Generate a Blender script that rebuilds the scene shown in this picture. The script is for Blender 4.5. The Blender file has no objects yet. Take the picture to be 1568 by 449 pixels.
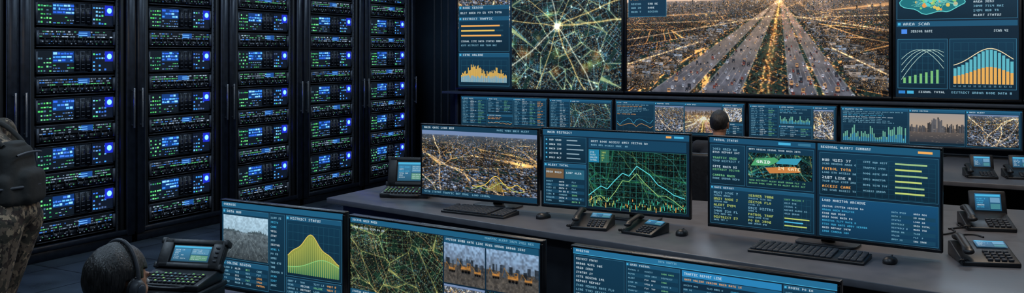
import bpy, bmesh, math, random
import numpy as np
from mathutils import Vector, Matrix
random.seed(7)
RS = np.random.RandomState
CAMZ = 1.83
D = bpy.data
SC = bpy.context.scene
SC.view_settings.view_transform = 'Standard'
SC.view_settings.look = 'None'

# ------------------------------------------------------------------ utils
def lin(c):
    a = np.clip(np.asarray(c, dtype=np.float64) / 255.0, 0, 1.0)
    return np.where(a <= 0.04045, a / 12.92, ((a + 0.055) / 1.055) ** 2.4)

def link(o, parent=None):
    SC.collection.objects.link(o)
    if parent: o.parent = parent
    return o

def empty(name, loc, rz=0.0):
    o = D.objects.new(name, None); o.empty_display_size = 0.1
    o.location = loc; o.rotation_euler = (0, 0, rz)
    return link(o)

MATS = {}
def mat(name, col, rough=0.5, metal=0.0, var=0.25, scale=8.0, bump=0.0, spec=0.5, coat=0.0):
    if name in MATS: return MATS[name]
    m = D.materials.new(name); m.use_nodes = True
    nt = m.node_tree; b = nt.nodes['Principled BSDF']
    c = lin(col)
    tc = nt.nodes.new('ShaderNodeTexCoord')
    nz = nt.nodes.new('ShaderNodeTexNoise'); nz.inputs['Scale'].default_value = scale; nz.inputs['Detail'].default_value = 5
    cr = nt.nodes.new('ShaderNodeValToRGB')
    cr.color_ramp.elements[0].position = 0.3; cr.color_ramp.elements[1].position = 0.7
    cr.color_ramp.elements[0].color = (*[x * (1 - var) for x in c], 1)
    cr.color_ramp.elements[1].color = (*[x * (1 + var) for x in c], 1)
    nt.links.new(tc.outputs['Object'], nz.inputs['Vector'])
    nt.links.new(nz.outputs['Fac'], cr.inputs['Fac'])
    nt.links.new(cr.outputs['Color'], b.inputs['Base Color'])
    mr = nt.nodes.new('ShaderNodeMapRange')
    mr.inputs['To Min'].default_value = max(0.02, rough - 0.08); mr.inputs['To Max'].default_value = min(1, rough + 0.08)
    nt.links.new(nz.outputs['Fac'], mr.inputs['Value']); nt.links.new(mr.outputs['Result'], b.inputs['Roughness'])
    b.inputs['Metallic'].default_value = metal
    b.inputs['Specular IOR Level'].default_value = spec
    b.inputs['Coat Weight'].default_value = coat
    if bump:
        bp = nt.nodes.new('ShaderNodeBump'); bp.inputs['Strength'].default_value = bump; bp.inputs['Distance'].default_value = 0.01
        nt.links.new(nz.outputs['Fac'], bp.inputs['Height']); nt.links.new(bp.outputs['Normal'], b.inputs['Normal'])
    MATS[name] = m
    return m

def emat(name, strength=1.0, col=None, sample=False):
    if name in MATS: return MATS[name]
    m = D.materials.new(name); m.use_nodes = True
    nt = m.node_tree; b = nt.nodes['Principled BSDF']
    b.inputs['Base Color'].default_value = (0.004, 0.005, 0.006, 1)
    b.inputs['Roughness'].default_value = 0.35
    b.inputs['Specular IOR Level'].default_value = 0.25
    if col is None:
        at = nt.nodes.new('ShaderNodeAttribute'); at.attribute_name = 'Col'
        nt.links.new(at.outputs['Color'], b.inputs['Emission Color'])
    else:
        b.inputs['Emission Color'].default_value = (*lin(col), 1)
    b.inputs['Emission Strength'].default_value = strength
    if not sample:
        try: m.cycles.emission_sampling = 'NONE'
        except Exception: pass
    MATS[name] = m
    return m

SCR = emat('screen_pixels', 1.18)
LED = emat('led_indicators', 1.7)
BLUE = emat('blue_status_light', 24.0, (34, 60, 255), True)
M_RACK = mat('rack_steel', (26, 32, 43), 0.34, 0.4, 0.3, 20)
M_DARK = mat('dark_interior', (9, 12, 17), 0.6, 0, 0.3, 10)
M_SRV = mat('server_chassis', (24, 29, 38), 0.4, 0.4, 0.3, 40)
M_PLAST = mat('black_plastic', (26, 27, 31), 0.42, 0, 0.2, 50, 0.05)
M_KEY = mat('keycap_plastic', (58, 60, 66), 0.5, 0, 0.2, 50)
M_BEZEL = mat('monitor_bezel', (17, 19, 24), 0.3, 0, 0.2, 30)
M_CHROME = mat('brushed_metal', (150, 154, 162), 0.3, 0.9, 0.1, 60)
M_GREY = mat('grey_metal', (70, 76, 86), 0.45, 0.3, 0.1, 20)

class MB:
    def __init__(s): s.v=[]; s.f=[]; s.m=[]; s.c=[]; s.n=0; s.grids=[]
    def quad(s, p, m=0, c=(0,0,0)):
        k=len(p); s.v += [tuple(q) for q in p]; s.f.append(tuple(range(s.n, s.n+k))); s.m.append(m)
        s.c += [c]*k; s.n += k
    def box(s, cx, cy, cz, sx, sy, sz, m=0, c=(0,0,0)):
        x0,x1,y0,y1,z0,z1 = cx-sx/2,cx+sx/2,cy-sy/2,cy+sy/2,cz-sz/2,cz+sz/2
        P=[(x0,y0,z0),(x1,y0,z0),(x1,y1,z0),(x0,y1,z0),(x0,y0,z1),(x1,y0,z1),(x1,y1,z1),(x0,y1,z1)]
        s.v += P; b=s.n
        for q in ((0,3,2,1),(4,5,6,7),(0,1,5,4),(1,2,6,5),(2,3,7,6),(3,0,4,7)):
            s.f.append(tuple(b+i for i in q)); s.m.append(m)
        s.c += [c]*8; s.n += 8
    def prism(s, prof, x0, x1, m=0):
        n=len(prof); b=s.n
        s.v += [(x0,y,z) for y,z in prof]+[(x1,y,z) for y,z in prof]
        s.f.append(tuple(b+i for i in reversed(range(n)))); s.m.append(m)
        s.f.append(tuple(b+n+i for i in range(n))); s.m.append(m)
        for i in range(n):
            j=(i+1)%n; s.f.append((b+i,b+j,b+n+j,b+n+i)); s.m.append(m)
        s.c += [(0,0,0)]*(2*n); s.n += 2*n
    def extrude(s, poly, z0, z1, m=0):
        n=len(poly); b=s.n
        s.v += [(x,y,z0) for x,y in poly]+[(x,y,z1) for x,y in poly]
        s.f.append(tuple(b+i for i in reversed(range(n)))); s.m.append(m)
        s.f.append(tuple(b+n+i for i in range(n))); s.m.append(m)
        for i in range(n):
            j=(i+1)%n; s.f.append((b+i,b+j,b+n+j,b+n+i)); s.m.append(m)
        s.c += [(0,0,0)]*(2*n); s.n += 2*n
    def grid(s, V, C, H, W):
        i=(np.arange(H-1)[:,None]*W+np.arange(W-1)[None,:]).ravel()
        F=np.stack([i, i+W, i+W+1, i+1],1)
        s.grids.append((V,C,F))
    def mesh(s, name, mats):
        V=np.array(s.v,dtype=np.float32).reshape(-1,3); C=np.array(s.c,dtype=np.float32).reshape(-1,3)
        loops=[np.array([i for f in s.f for i in f],dtype=np.int32)]
        tot=[np.array([len(f) for f in s.f],dtype=np.int32)]; mi=[np.array(s.m,dtype=np.int32)]
        Vs=[V];Cs=[C]; off=len(V)
        for (v,c,F) in s.grids:
            Vs.append(v.astype(np.float32)); Cs.append(c.astype(np.float32))
            loops.append((F+off).astype(np.int32).ravel()); tot.append(np.full(len(F),4,np.int32)); mi.append(np.zeros(len(F),np.int32))
            off+=len(v)
        V=np.concatenate(Vs);C=np.concatenate(Cs);L=np.concatenate(loops);T=np.concatenate(tot);Mi=np.concatenate(mi)
        me=D.meshes.new(name)
        me.vertices.add(len(V)); me.vertices.foreach_set('co',V.ravel())
        me.loops.add(len(L)); me.loops.foreach_set('vertex_index',L)
        me.polygons.add(len(T)); st=np.concatenate([[0],np.cumsum(T)[:-1]]).astype(np.int32)
        me.polygons.foreach_set('loop_start',st)
        try: me.polygons.foreach_set('loop_total',T)
        except Exception: pass
        me.polygons.foreach_set('material_index',Mi)
        me.update(calc_edges=True); me.validate()
        at=me.color_attributes.new('Col','FLOAT_COLOR','POINT')
        cc=np.ones((len(V),4),np.float32); cc[:,:3]=C
        at.data.foreach_set('color',cc.ravel())
        for m in mats: me.materials.append(m)
        return me
    def obj(s, name, mats, parent=None, loc=(0,0,0), rot=(0,0,0), bevel=0, seg=2):
        o=D.objects.new(name, s.mesh(name,mats)); o.location=loc; o.rotation_euler=rot
        link(o,parent)
        if bevel: bev(o,bevel,seg)
        return o

def bev(o,w,seg=2):
    b=o.modifiers.new('bevel','BEVEL'); b.width=w; b.segments=seg; b.limit_method='ANGLE'; b.angle_limit=math.radians(40)

def cbox(name, size, loc, m, parent=None, bevel=0.004, rot=(0,0,0), seg=2):
    b=MB(); b.box(0,0,0,*size); return b.obj(name,[m],parent,loc,rot,bevel,seg)

def smooth(o):
    o.data.polygons.foreach_set('use_smooth',[True]*len(o.data.polygons))

def ell(c, r, n=12, k=7):
    if not hasattr(r,'__len__'): r=(r,r,r)
    pts=[(c[0],c[1],c[2]+r[2]),(c[0],c[1],c[2]-r[2])]
    for i in range(1,k):
        t=math.pi*i/k
        for j in range(n):
            p=2*math.pi*j/n
            pts.append((c[0]+r[0]*math.sin(t)*math.cos(p), c[1]+r[1]*math.sin(t)*math.sin(p), c[2]+r[2]*math.cos(t)))
    return pts

def hulls(name, lst, m, parent=None, voxel=None, sm=3, loc=(0,0,0), rot=(0,0,0), flat0=False):
    V=[];F=[]
    for it in lst:
        bm=bmesh.new()
        for c,r in it:
            for p in ell(c,r): bm.verts.new(p)
        if flat0:
            for v in bm.verts: v.co.z=max(v.co.z,0)
            bmesh.ops.remove_doubles(bm,verts=bm.verts,dist=0.0003)
        bmesh.ops.convex_hull(bm,input=list(bm.verts))
        keep=set(v for f in bm.faces for v in f.verts)
        for v in [v for v in bm.verts if v not in keep]: bm.verts.remove(v)
        bm.verts.index_update(); o=len(V)
        V+=[tuple(v.co) for v in bm.verts]; F+=[tuple(o+v.index for v in f.verts) for f in bm.faces]
        bm.free()
    me=D.meshes.new(name); me.from_pydata(V,[],F); me.update(); me.materials.append(m)
    o=D.objects.new(name,me); o.location=loc; o.rotation_euler=rot; link(o,parent); smooth(o)
    if voxel:
        r=o.modifiers.new('remesh','REMESH'); r.mode='VOXEL'; r.voxel_size=voxel; r.use_smooth_shade=True
        s=o.modifiers.new('smooth','SMOOTH'); s.factor=0.5; s.iterations=sm
    return o

def curve(name, pts, rad, m, parent=None, cyc=False):
    cu=D.curves.new(name,'CURVE'); cu.dimensions='3D'; cu.bevel_depth=rad; cu.bevel_resolution=3; cu.resolution_u=6
    sp=cu.splines.new('NURBS'); sp.points.add(len(pts)-1)
    for i,p in enumerate(pts): sp.points[i].co=(*p,1)
    sp.use_endpoint_u=True; sp.order_u=3; sp.use_cyclic_u=cyc
    cu.materials.append(m)
    return link(D.objects.new(name,cu),parent)

# ------------------------------------------------------------------ raster pictures (vertex colours of flat screens)
def vn(H,W,ny,nx,r):
    g=r.random_sample((ny+2,nx+2)); y=np.linspace(0,ny,H,endpoint=False); x=np.linspace(0,nx,W,endpoint=False)
    iy=y.astype(int); ix=x.astype(int); fy=(y-iy)[:,None]; fx=(x-ix)[None,:]
    fy=fy*fy*(3-2*fy); fx=fx*fx*(3-2*fx)
    a=g[np.ix_(iy,ix)];b=g[np.ix_(iy,ix+1)];c=g[np.ix_(iy+1,ix)];d=g[np.ix_(iy+1,ix+1)]
    return (a*(1-fx)+b*fx)*(1-fy)+(c*(1-fx)+d*fx)*fy
def fbm(H,W,n,r,o=4):
    t=0;s=0;a=1.0
    for i in range(o):
        t=t+a*vn(H,W,max(1,int(n*H/W)+1),n,r); s+=a; a*=.6; n=min(n*2,W)
    return t/s
def mix(a,b,t): return np.asarray(a)[None,None,:]*(1-t[...,None])+np.asarray(b)[None,None,:]*t[...,None]
def lerp(a,c,m): return a*(1-m[...,None])+np.asarray(c)*m[...,None]
def blur(a,k):
    for ax in (0,1):
        p=[(0,0)]*3; p[ax]=(k,k); b=np.pad(a,p,mode='edge'); acc=0; n=a.shape[ax]
        for i in range(2*k+1): acc=acc+np.take(b,np.arange(i,i+n),axis=ax)
        a=acc/(2*k+1)
    return a
def fin(a,tint=(1,1,1),bl=.8,soft=.35,sat=.85):
    a=np.clip(a,0,330)*np.array(tint); a=a*sat+a.mean(axis=2,keepdims=True)*(1-sat); a=a*(1-soft)+blur(a,1)*soft
    hi=np.clip(a-120,0,200); g=blur(blur(hi,3),3); a=a+g*bl
    return np.clip(a,0,255)
def seg(a,x0,y0,x1,y1,w,c,al=1.0):
    H,W=a.shape[:2]; p=w/2+1
    xa=int(max(0,min(x0,x1)-p)); xb=int(min(W,max(x0,x1)+p+1)); ya=int(max(0,min(y0,y1)-p)); yb=int(min(H,max(y0,y1)+p+1))
    if xa>=xb or ya>=yb: return
    yy,xx=np.mgrid[ya:yb,xa:xb]; dx=x1-x0;dy=y1-y0;L=dx*dx+dy*dy+1e-9
    t=np.clip(((xx-x0)*dx+(yy-y0)*dy)/L,0,1); d=np.hypot(xx-x0-t*dx,yy-y0-t*dy)
    m=(np.clip(w/2+.5-d,0,1)*al)[...,None]
    a[ya:yb,xa:xb]=a[ya:yb,xa:xb]*(1-m)+np.array(c)*m
def rf(a,x,y,w,h,c,al=1.0):
    H,W=a.shape[:2]; x0=max(0,int(round(x)));x1=min(W,int(round(x+w)));y0=max(0,int(round(y)));y1=min(H,int(round(y+h)))
    if x0<x1 and y0<y1: a[y0:y1,x0:x1]=a[y0:y1,x0:x1]*(1-al)+np.array(c)*al
def glow(a,x,y,r,c,al=1.0):
    H,W=a.shape[:2]; xa=int(max(0,x-3*r));xb=int(min(W,x+3*r+1));ya=int(max(0,y-3*r));yb=int(min(H,y+3*r+1))
    if xa>=xb or ya>=yb: return
    yy,xx=np.mgrid[ya:yb,xa:xb]; g=np.exp(-((xx-x)**2+(yy-y)**2)/(r*r))[...,None]*al
    a[ya:yb,xa:xb]+=np.array(c)*g
def hsh(a,b,k):
    x=np.sin(a*127.1+b*311.7+k*74.7)*43758.5453; return x-np.floor(x)
def citytex(U,V,seed,ext,n=22,p=10.,street=(150,112,66),major=(236,190,120),mw=None,roof=(150,150,156),lit=.5):
    """satellite-like city: districts, blocks, buildings, streets. U,V ground coords; ext=(u0,u1,v0,v1)"""
    r=RS(seed); d1=np.full(U.shape,1e9);d2=d1.copy();idx=np.zeros(U.shape)
    th=r.uniform(0,1.57,n); ps=p*r.uniform(.8,1.35,n); br=r.uniform(.55,1.15,n)
    T=np.zeros(U.shape);P=np.zeros(U.shape);B=np.zeros(U.shape)
    for k in range(n):
        pu,pv=r.uniform(ext[0],ext[1]),r.uniform(ext[2],ext[3]); d=np.hypot(U-pu,V-pv)
        c=d<d1; d2=np.where(c,d1,np.minimum(d2,d)); d1=np.where(c,d,d1); idx=np.where(c,k,idx);T=np.where(c,th[k],T);P=np.where(c,ps[k],P);B=np.where(c,br[k],B)
    u=(U*np.cos(T)+V*np.sin(T))/P+.12*np.sin(V/P*.35); v=(-U*np.sin(T)+V*np.cos(T))/(P*1.5)+.12*np.sin(U/P*.3)
    bu=np.floor(u);bv=np.floor(v);fu=u-bu;fv=v-bv
    h=hsh(bu,bv,idx); su=np.floor(fu*3);sv=np.floor(fv*3.999); hb=hsh(bu*3+su,bv*4+sv,idx+5); gu=fu*3-su;gv=fv*4-sv
    g=(.12+.85*hb**1.6)*B; shade=np.where((gu<.22)|(gv<.22),.30,1.0)*np.where(gu<.5,.72,1.0)
    col=np.array(roof)[None,None,:]*(g*shade)[...,None]
    wr=hsh(bu*3+su,bv*4+sv,idx+9)[...,None]; col=np.where(wr>.78,col*np.array([1.25,.98,.72]),col); col=np.where(wr<.25,col*np.array([.62,.95,1.2]),col)
    tn=hsh(np.floor(u*9),np.floor(v*9),3.0); park=(h<.2)[...,None]; col=np.where(park,np.array([22,44,40])*(.5+1.0*tn)[...,None],col)
    st=(fu<.13)|(fv<.09); li=hsh(bu,bv*0+7,idx+2)*np.where(fu<.13,1,0)+hsh(bv,bu*0+3,idx+4)*np.where(fu<.13,0,1)
    dots=hsh(np.floor(u*7),np.floor(v*10),1.0)
    col=np.where(st[...,None],np.array(street)*(.25+.9*li**2+lit*(dots>.72))[...,None],col)
    e=d2-d1; w=(mw or p*.28); m=np.clip((w-e)/(w*.4),0,1)
    col=lerp(col,np.array(major),m*.8)
    col+= (np.exp(-(e/(w*2.5))**2))[...,None]*np.array(street)*.35
    win=(hsh(np.floor(U*3/p*3),np.floor(V*3/p*3),8.0)>.972)[...,None]; col=np.where(win&~park,col+np.array([150,110,60]),col)
    return col

def pic_highway(W,H,hor,vx,seed=1):
    r=RS(seed); yy,xx=np.mgrid[0:H,0:W].astype(float)
    rr=np.maximum(yy-hor,1.0); s=(xx-vx)/rr; Z=440.0/rr
    a=citytex(s,Z,seed,(-4,4,1.5,14),60,.10,street=(170,114,56),major=(230,168,94),mw=.030,roof=(144,142,150))
    hz=np.clip(1-rr/60.,0,1); a=lerp(a,np.array([122,110,104]),hz*.6)
    big=fbm(H,W,9,r,3); a*=(.55+.9*big)[...,None]
    a[:hor]=mix((96,110,130),(206,174,146),np.clip((yy[:hor]/hor)**2,0,1))
    bands=[(-1.42,-.98),(-.86,-.42),(.10,.38),(.45,.74)]
    tr=fbm(H,W,110,r,3)
    belt=(((s>-1.56)&(s<.90))&(tr>.50)&(yy>hor+4)); a=np.where(belt[...,None],np.array([26,42,36])*(.35+1.5*(tr-.3))[...,None]*1.3,a)
    items=[]
    for i in range(1500):
        t=r.random_sample()**1.6; R=2+(H-hor)*.98*t; q=r.uniform(-2.4,1.5) if t>.15 else r.uniform(-16,12)*(1.1-t)
        if -1.5<q<.82 and not(R<14 and abs(q)>.8): continue
        items.append((R,q))
    items.sort()
    for R,q in items:
        x=vx+q*R; y=hor+R
        w=max(3,R*r.uniform(.05,.15)); h=max(3,R*r.uniform(.03,.12)+(24*r.random_sample()**3 if R<34 else 0)); g=r.uniform(50,140); wm=r.uniform(.9,1.2)
        if R<34: g=g*.6+50; 
        c=np.array([g*wm,g,g*(2-wm)]); rf(a,x-w/2,y-h,w,h,c*.55); rf(a,x-w/2,y-h,w*.38,h,c*.3); rf(a,x-w/2,y-h-max(1,w*.22),w,max(1,w*.22),c*1.1)
        if w>9: rf(a,x-w*.2,y-h-w*.17,w*.3,w*.1,c*.6)
        for j in range(int(w*h/9)+1): rf(a,x-w/2+r.uniform(0,w),y-r.uniform(0,h),1,1,(250,190,110) if r.random_sample()<.8 else (200,225,250),.85)
    for b0,b1 in bands:
        m=np.clip((s-b0)*rr/1.5,0,1)*np.clip((b1-s)*rr/1.5,0,1)*(yy>hor+1)
        u=np.clip(rr/(H-hor)*1.2,0,1); col=mix((170,138,106),(92,92,100),u)*(0.62+.7*fbm(H,W,40,r))[...,None]
        a=a*(1-m[...,None]*.95)+col*m[...,None]*.95
        for i in range(6):
            q=b0+(b1-b0)*i/5; wd=.004 if i not in(0,5) else .010
            mm=(np.abs(s-q)<np.maximum(wd,.35/rr))&(rr>16)
            if i not in (0,5): mm&=((900.0/rr)%2<1.0)
            a=np.where(mm[...,None],a*.66+np.array([204,200,192])*.34,a)
    mm=np.exp(-((s+.17)/.12)**2)*(yy>hor); a+=mm[...,None]*np.array([170,98,32])*(.15+.85*fbm(H,W,70,r,3))[...,None]*np.clip(1.15-rr/(H-hor),.2,1)[...,None]
    for i in range(60):
        R=5+(H-hor)*((i+r.random_sample()*.6)/60)**1.6
        for q,k in ((-.2,.009),(-.14,.008),(.04,.005),(-.40,.005),(-.92,.004),(.415,.004),(.78,.005),(-1.46,.005)): glow(a,vx+(q+r.uniform(-.03,.03))*R,hor+R,.8+R*k,(255,172,84),r.uniform(.3,.9))
    for x0,y0,x1,y1,w in ((0,.62,.60,.46,3),(1,.57,.64,.46,3),(0,.80,.30,.64,4),(1,.86,.80,.68,4),(.1,.50,1,.47,2)):
        seg(a,x0*W,y0*H,x1*W,y1*H,w,(160,138,110),.7)
        for k in range(60):
            t=r.random_sample(); glow(a,(x0+(x1-x0)*t)*W,(y0+(y1-y0)*t)*H,1.1,(255,180,90),.7)
    cars=[]
    for i in range(260):
        b0,b1=bands[r.randint(4)]; ln=r.randint(5); q=b0+(b1-b0)*(ln+.5)/5+r.uniform(-.01,.01); cars.append((8+(H-hor)*r.random_sample()**1.1,q))
    cars.sort()
    for R,q in cars:
        x=vx+q*R;y=hor+R; tk=1.5 if r.random_sample()<.15 else 1.0; w=max(1.2,R*.026*tk);h=max(1.2,R*.032*tk)
        c=[(176,178,184),(44,46,52),(120,56,44),(134,138,146),(34,34,40),(176,134,84)][r.randint(6)]
        rf(a,x-w*.6,y-1,w*1.2,h*.5,(24,24,28),.7); rf(a,x-w/2,y-h,w,h,c); rf(a,x-w*.35,y-h*.8,w*.7,h*.35,(30,40,50),.8)
        glow(a,x,y,1.0,(255,230,190) if q<-.3 else (255,90,50),.6)
    for i in range(560):
        R=(H-hor)*r.random_sample()**1.6; glow(a,r.uniform(0,W),hor+R,.9,(255,168,76) if r.random_sample()<.8 else (190,220,255),.85)
    g=np.exp(-((yy-hor)/20.0)**2-((xx-vx)/110.0)**2); a+=g[...,None]*np.array([56,40,24])
    return fin(a,(.95,.96,1.0),.5,.25,.9)

def pic_map(W,H,seed,node=None,tint=(.72,1.0,1.02),hot=(226,210,130),cool=(96,190,210),ndots=300,p=9.,bright=1.0):
    r=RS(seed); yy,xx=np.mgrid[0:H,0:W].astype(float)
    a=citytex(xx,yy,seed,(-10,W+10,-10,H+10),max(8,int(W*H/3200)),p,street=np.array(cool)*.55,major=np.array(hot)*.72,mw=1.5,roof=(124,130,136),lit=.6)
    a*=(.45+1.0*fbm(H,W,6,r,3))[...,None]*np.array(tint)*bright
    if node:
        nx,ny=node
        for i in range(34): glow(a,r.uniform(0,W),r.uniform(0,H),r.uniform(5,15),[(90,104,40),(30,84,110),(150,92,30)][r.randint(3)],.55)
        for i in range(10):
            an=i/10*6.283+r.uniform(-.25,.25); x,y=nx,ny; L=0; tn=r.uniform(-.04,.04)
            c=(hot,(215,222,200),hot)[i%3]; w=r.uniform(1.0,2.6)
            while -9<=x<W+9 and -9<=y<H+9 and L<40:
                x2=x+math.cos(an)*12;y2=y+math.sin(an)*12; seg(a,x,y,x2,y2,w,c,.7); seg(a,x,y,x2,y2,w*3,c,.14); x,y=x2,y2; an+=tn+r.uniform(-.10,.10); L+=1
        for R in (16,44,92):
            t0=r.uniform(0,6); n=r.randint(20,40)
            for j in range(n):
                t=t0+j/60*6.283;t2=t0+(j+1)/60*6.283; seg(a,nx+R*math.cos(t),ny+R*.85*math.sin(t),nx+R*math.cos(t2),ny+R*.85*math.sin(t2),1.1,hot,.6)
        pts=[(r.uniform(0,W),r.uniform(0,H)) for _ in range(38)]
        for x,y in pts:
            glow(a,x,y,2.2,(230,236,200),.8); ds=sorted(pts,key=lambda q:(q[0]-x)**2+(q[1]-y)**2)[1:3]
            for q in ds: seg(a,x,y,q[0],q[1],.8,cool,.6)
        glow(a,nx,ny,8,(255,246,215),1.0)
    else:
        for i in range(9):
            x,y=(r.uniform(0,W),0) if i%2 else (0,r.uniform(0,H)); an=r.uniform(.1,1.4); c=hot if i%3 else cool
            for L in range(60):
                x2=x+math.cos(an)*8;y2=y+math.sin(an)*8; seg(a,x,y,x2,y2,1.1,c,.6); x,y=x2,y2; an+=r.uniform(-.2,.2)
    for i in range(ndots): glow(a,r.uniform(0,W),r.uniform(0,H),r.uniform(.6,1.1),[hot,cool,(255,190,110)][r.randint(3)],r.uniform(.3,.9))
    return fin(a,(1,1,1),.45,.25,.88)

def pic_city(W,H,seed,hor=.05,warm=1.0,tint=(.86,.96,1.08),nr=5):
    r=RS(seed); yy,xx=np.mgrid[0:H,0:W].astype(float); h0=H*hor-H*.12
    rr=np.maximum(yy-h0,1.0); s=(xx-W*.45)/rr; Z=H*1.5/rr
    a=citytex(s,Z,seed,(-4,4,1,9),30,.13,street=(170,112,54),major=(228,166,92),mw=.022,roof=(160,162,172))
    a*=(.5+.95*fbm(H,W,7,r,3))[...,None]; a=lerp(a,np.array([90,96,104]),np.clip(1-(yy-H*hor)/(H*.18),0,1)*.7)
    a[:int(H*hor)]=(120,130,142)
    items=sorted((H*hor+(H*1.02-H*hor)*r.random_sample(),r.uniform(0,W)) for i in range(620))
    for y,x in items:
        R=(y-h0)/(H-h0); w=R*r.uniform(4,10); h=R*r.uniform(3,10); g=r.uniform(60,170); c=np.array([g,g,g*1.05])
        rf(a,x,y-h,w,h,c*.5); rf(a,x,y-h,w*.4,h,c*.25); rf(a,x,y-h-max(1,w*.25),w,max(1,w*.25),c)
    for i in range(nr):
        x,y=r.uniform(0,W),H; an=-r.uniform(.5,2.6)
        for L in range(90):
            t=max(.08,(y-h0)/(H-h0)); x2=x+math.cos(an)*7*t;y2=y+math.sin(an)*4*t; seg(a,x,y,x2,y2,1+2.5*t,(176,142,108),.6)
            if r.random_sample()<.45: glow(a,x,y,1.1,(255,170,80),.8*warm)
            x,y=x2,y2; an+=r.uniform(-.10,.10)
            if y<H*hor+3: break
    for i in range(460): glow(a,r.uniform(0,W),H*hor+(H-H*hor)*r.random_sample(),.8,(255,170,80) if r.random_sample()<.7*warm else (200,225,255),.9)
    return fin(a,tint,.5,.25,.88)

def pic_site(W,H,seed):
    r=RS(seed); a=mix((150,170,186),(96,104,112),np.linspace(0,1,H)[:,None]*np.ones((1,W))); g=int(H*.5)
    a[g:]=mix((118,100,82),(62,56,52),fbm(H-g,W,14,r))
    for i in range(14): 
        k=r.uniform(.5,1.3); rf(a,r.uniform(0,W),g-r.uniform(4,20),r.uniform(5,14),24,(62*k,72*k,82*k),.9)
    for x,s in ((.12,.8),(.42,1.15),(.74,.8)):
        X=x*W;Y=H*(.66+.06*r.random_sample());k=H*.11*s
        rf(a,X,Y-k,k*2.2,k,(205,130,50)); rf(a,X,Y-k*.4,k*2.2,k*.4,(90,70,50)); rf(a,X+k*1.4,Y-k*1.7,k*.8,k*.8,(180,110,40)); rf(a,X+k*1.5,Y-k*1.6,k*.5,k*.4,(50,60,70))
        seg(a,X+k*.3,Y-k,X-k*.8,Y-k*2.4,2,(200,130,50)); seg(a,X-k*.8,Y-k*2.4,X-k*1.2,Y-k*.8,1.6,(170,104,40))
        for j in range(3): glow(a,X+k*(.4+.7*j),Y,k*.25,(-150,-120,-90),1)
    for i in range(300): rf(a,r.uniform(0,W),g+(H-g)*r.random_sample(),2,1,(30,30,32) if r.random_sample()<.6 else (170,150,120),.5)
    return fin(a*(.7+.4*vn(H,W,20,30,r))[...,None],(.85,.92,1),.3)

def pic_field(W,H,seed):
    r=RS(seed); a=mix((165,182,196),(120,136,148),np.linspace(0,1,H)[:,None]*np.ones((1,W))); g=int(H*.38)
    a[g:]=mix((112,120,126),(52,58,64),fbm(H-g,W,18,r)); a[g:]*=np.linspace(1.15,.7,H-g)[:,None,None]
    for x in range(0,W,2):
        h=r.uniform(1,5)+3*math.sin(x*.08); rf(a,x,g-h,2,h+1,(70,80,86))
    for i in range(6): seg(a,W*.5,g,W*(i/5.0),H,1.5,(140,146,148),.35)
    for i in range(160): rf(a,r.uniform(0,W),g+(H-g)*r.random_sample(),2,1.5,(40,46,50) if r.random_sample()<.7 else (170,172,170),.6)
    return fin(a*(.85+.25*vn(H,W,30,40,r))[...,None],(.92,1,1.02),.2)

def pic_dusk(W,H,seed):
    r=RS(seed); a=mix((175,165,160),(215,180,140),np.linspace(0,1,H)[:,None]*np.ones((1,W))); g=int(H*.5)
    a[g:]=mix((120,105,95),(55,60,70),np.linspace(0,1,H-g)[:,None]*np.ones((1,W)))
    for i in range(60):
        x=r.uniform(0,W);h=H*r.uniform(.04,.2)*(1+1.2*math.exp(-((x-W*.5)/(W*.12))**2)); w=r.uniform(2,6); rf(a,x,g-h+4,w,h+H*.1,np.array([80,80,85])*r.uniform(.6,1.3))
    for i in range(60): rf(a,r.uniform(0,W),g+(H-g)*r.random_sample(),4,1,(190,170,150),.5)
    return np.clip(a*.85,0,255)

# ------------------------------------------------------------------ vector screen canvas
FONT=dict(zip('ABCDEFGHILMNOPRSTUVY0123456789',
 "010101111101101 110101110101110 011100100100011 110101101101110 111100110100111 111100110100100 011100101101011 101101111101101 111010010010111 100100100100111 101111111101101 110101101101101 010101101101010 110101110100100 110101110101101 011100010001110 111010010010010 101101101101111 101101101101010 101101010010010 010101101101010 010110010010111 110001010100111 110001010001110 101101111001001 111100110001110 011100111101111 111001010010010 111101111101111 111101111001110".split()))
WORDS="TRAFFIC STATUS ALERT MONITOR SENSOR UNIT DATA SECTOR NODE GRID FLOW RATE LOAD POWER SITE SCAN CAMERA SIGNAL REPORT SERVER SYSTEM ACTIVE ONLINE REGION TOTAL INDEX ROUTE DISTRICT URBAN GATE AREA LINE ACCESS HUB PATROL MAIN".split()
NAVY=(13,35,52); PANEL=(15,46,66); LINE=(50,106,134); TXT=(114,164,186); WHT=(182,202,212); ORG=(222,160,84); GRN=(108,178,126); LIM=(168,186,100); CYN=(66,164,204); BLU=(44,120,190)
TS=.72
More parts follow.
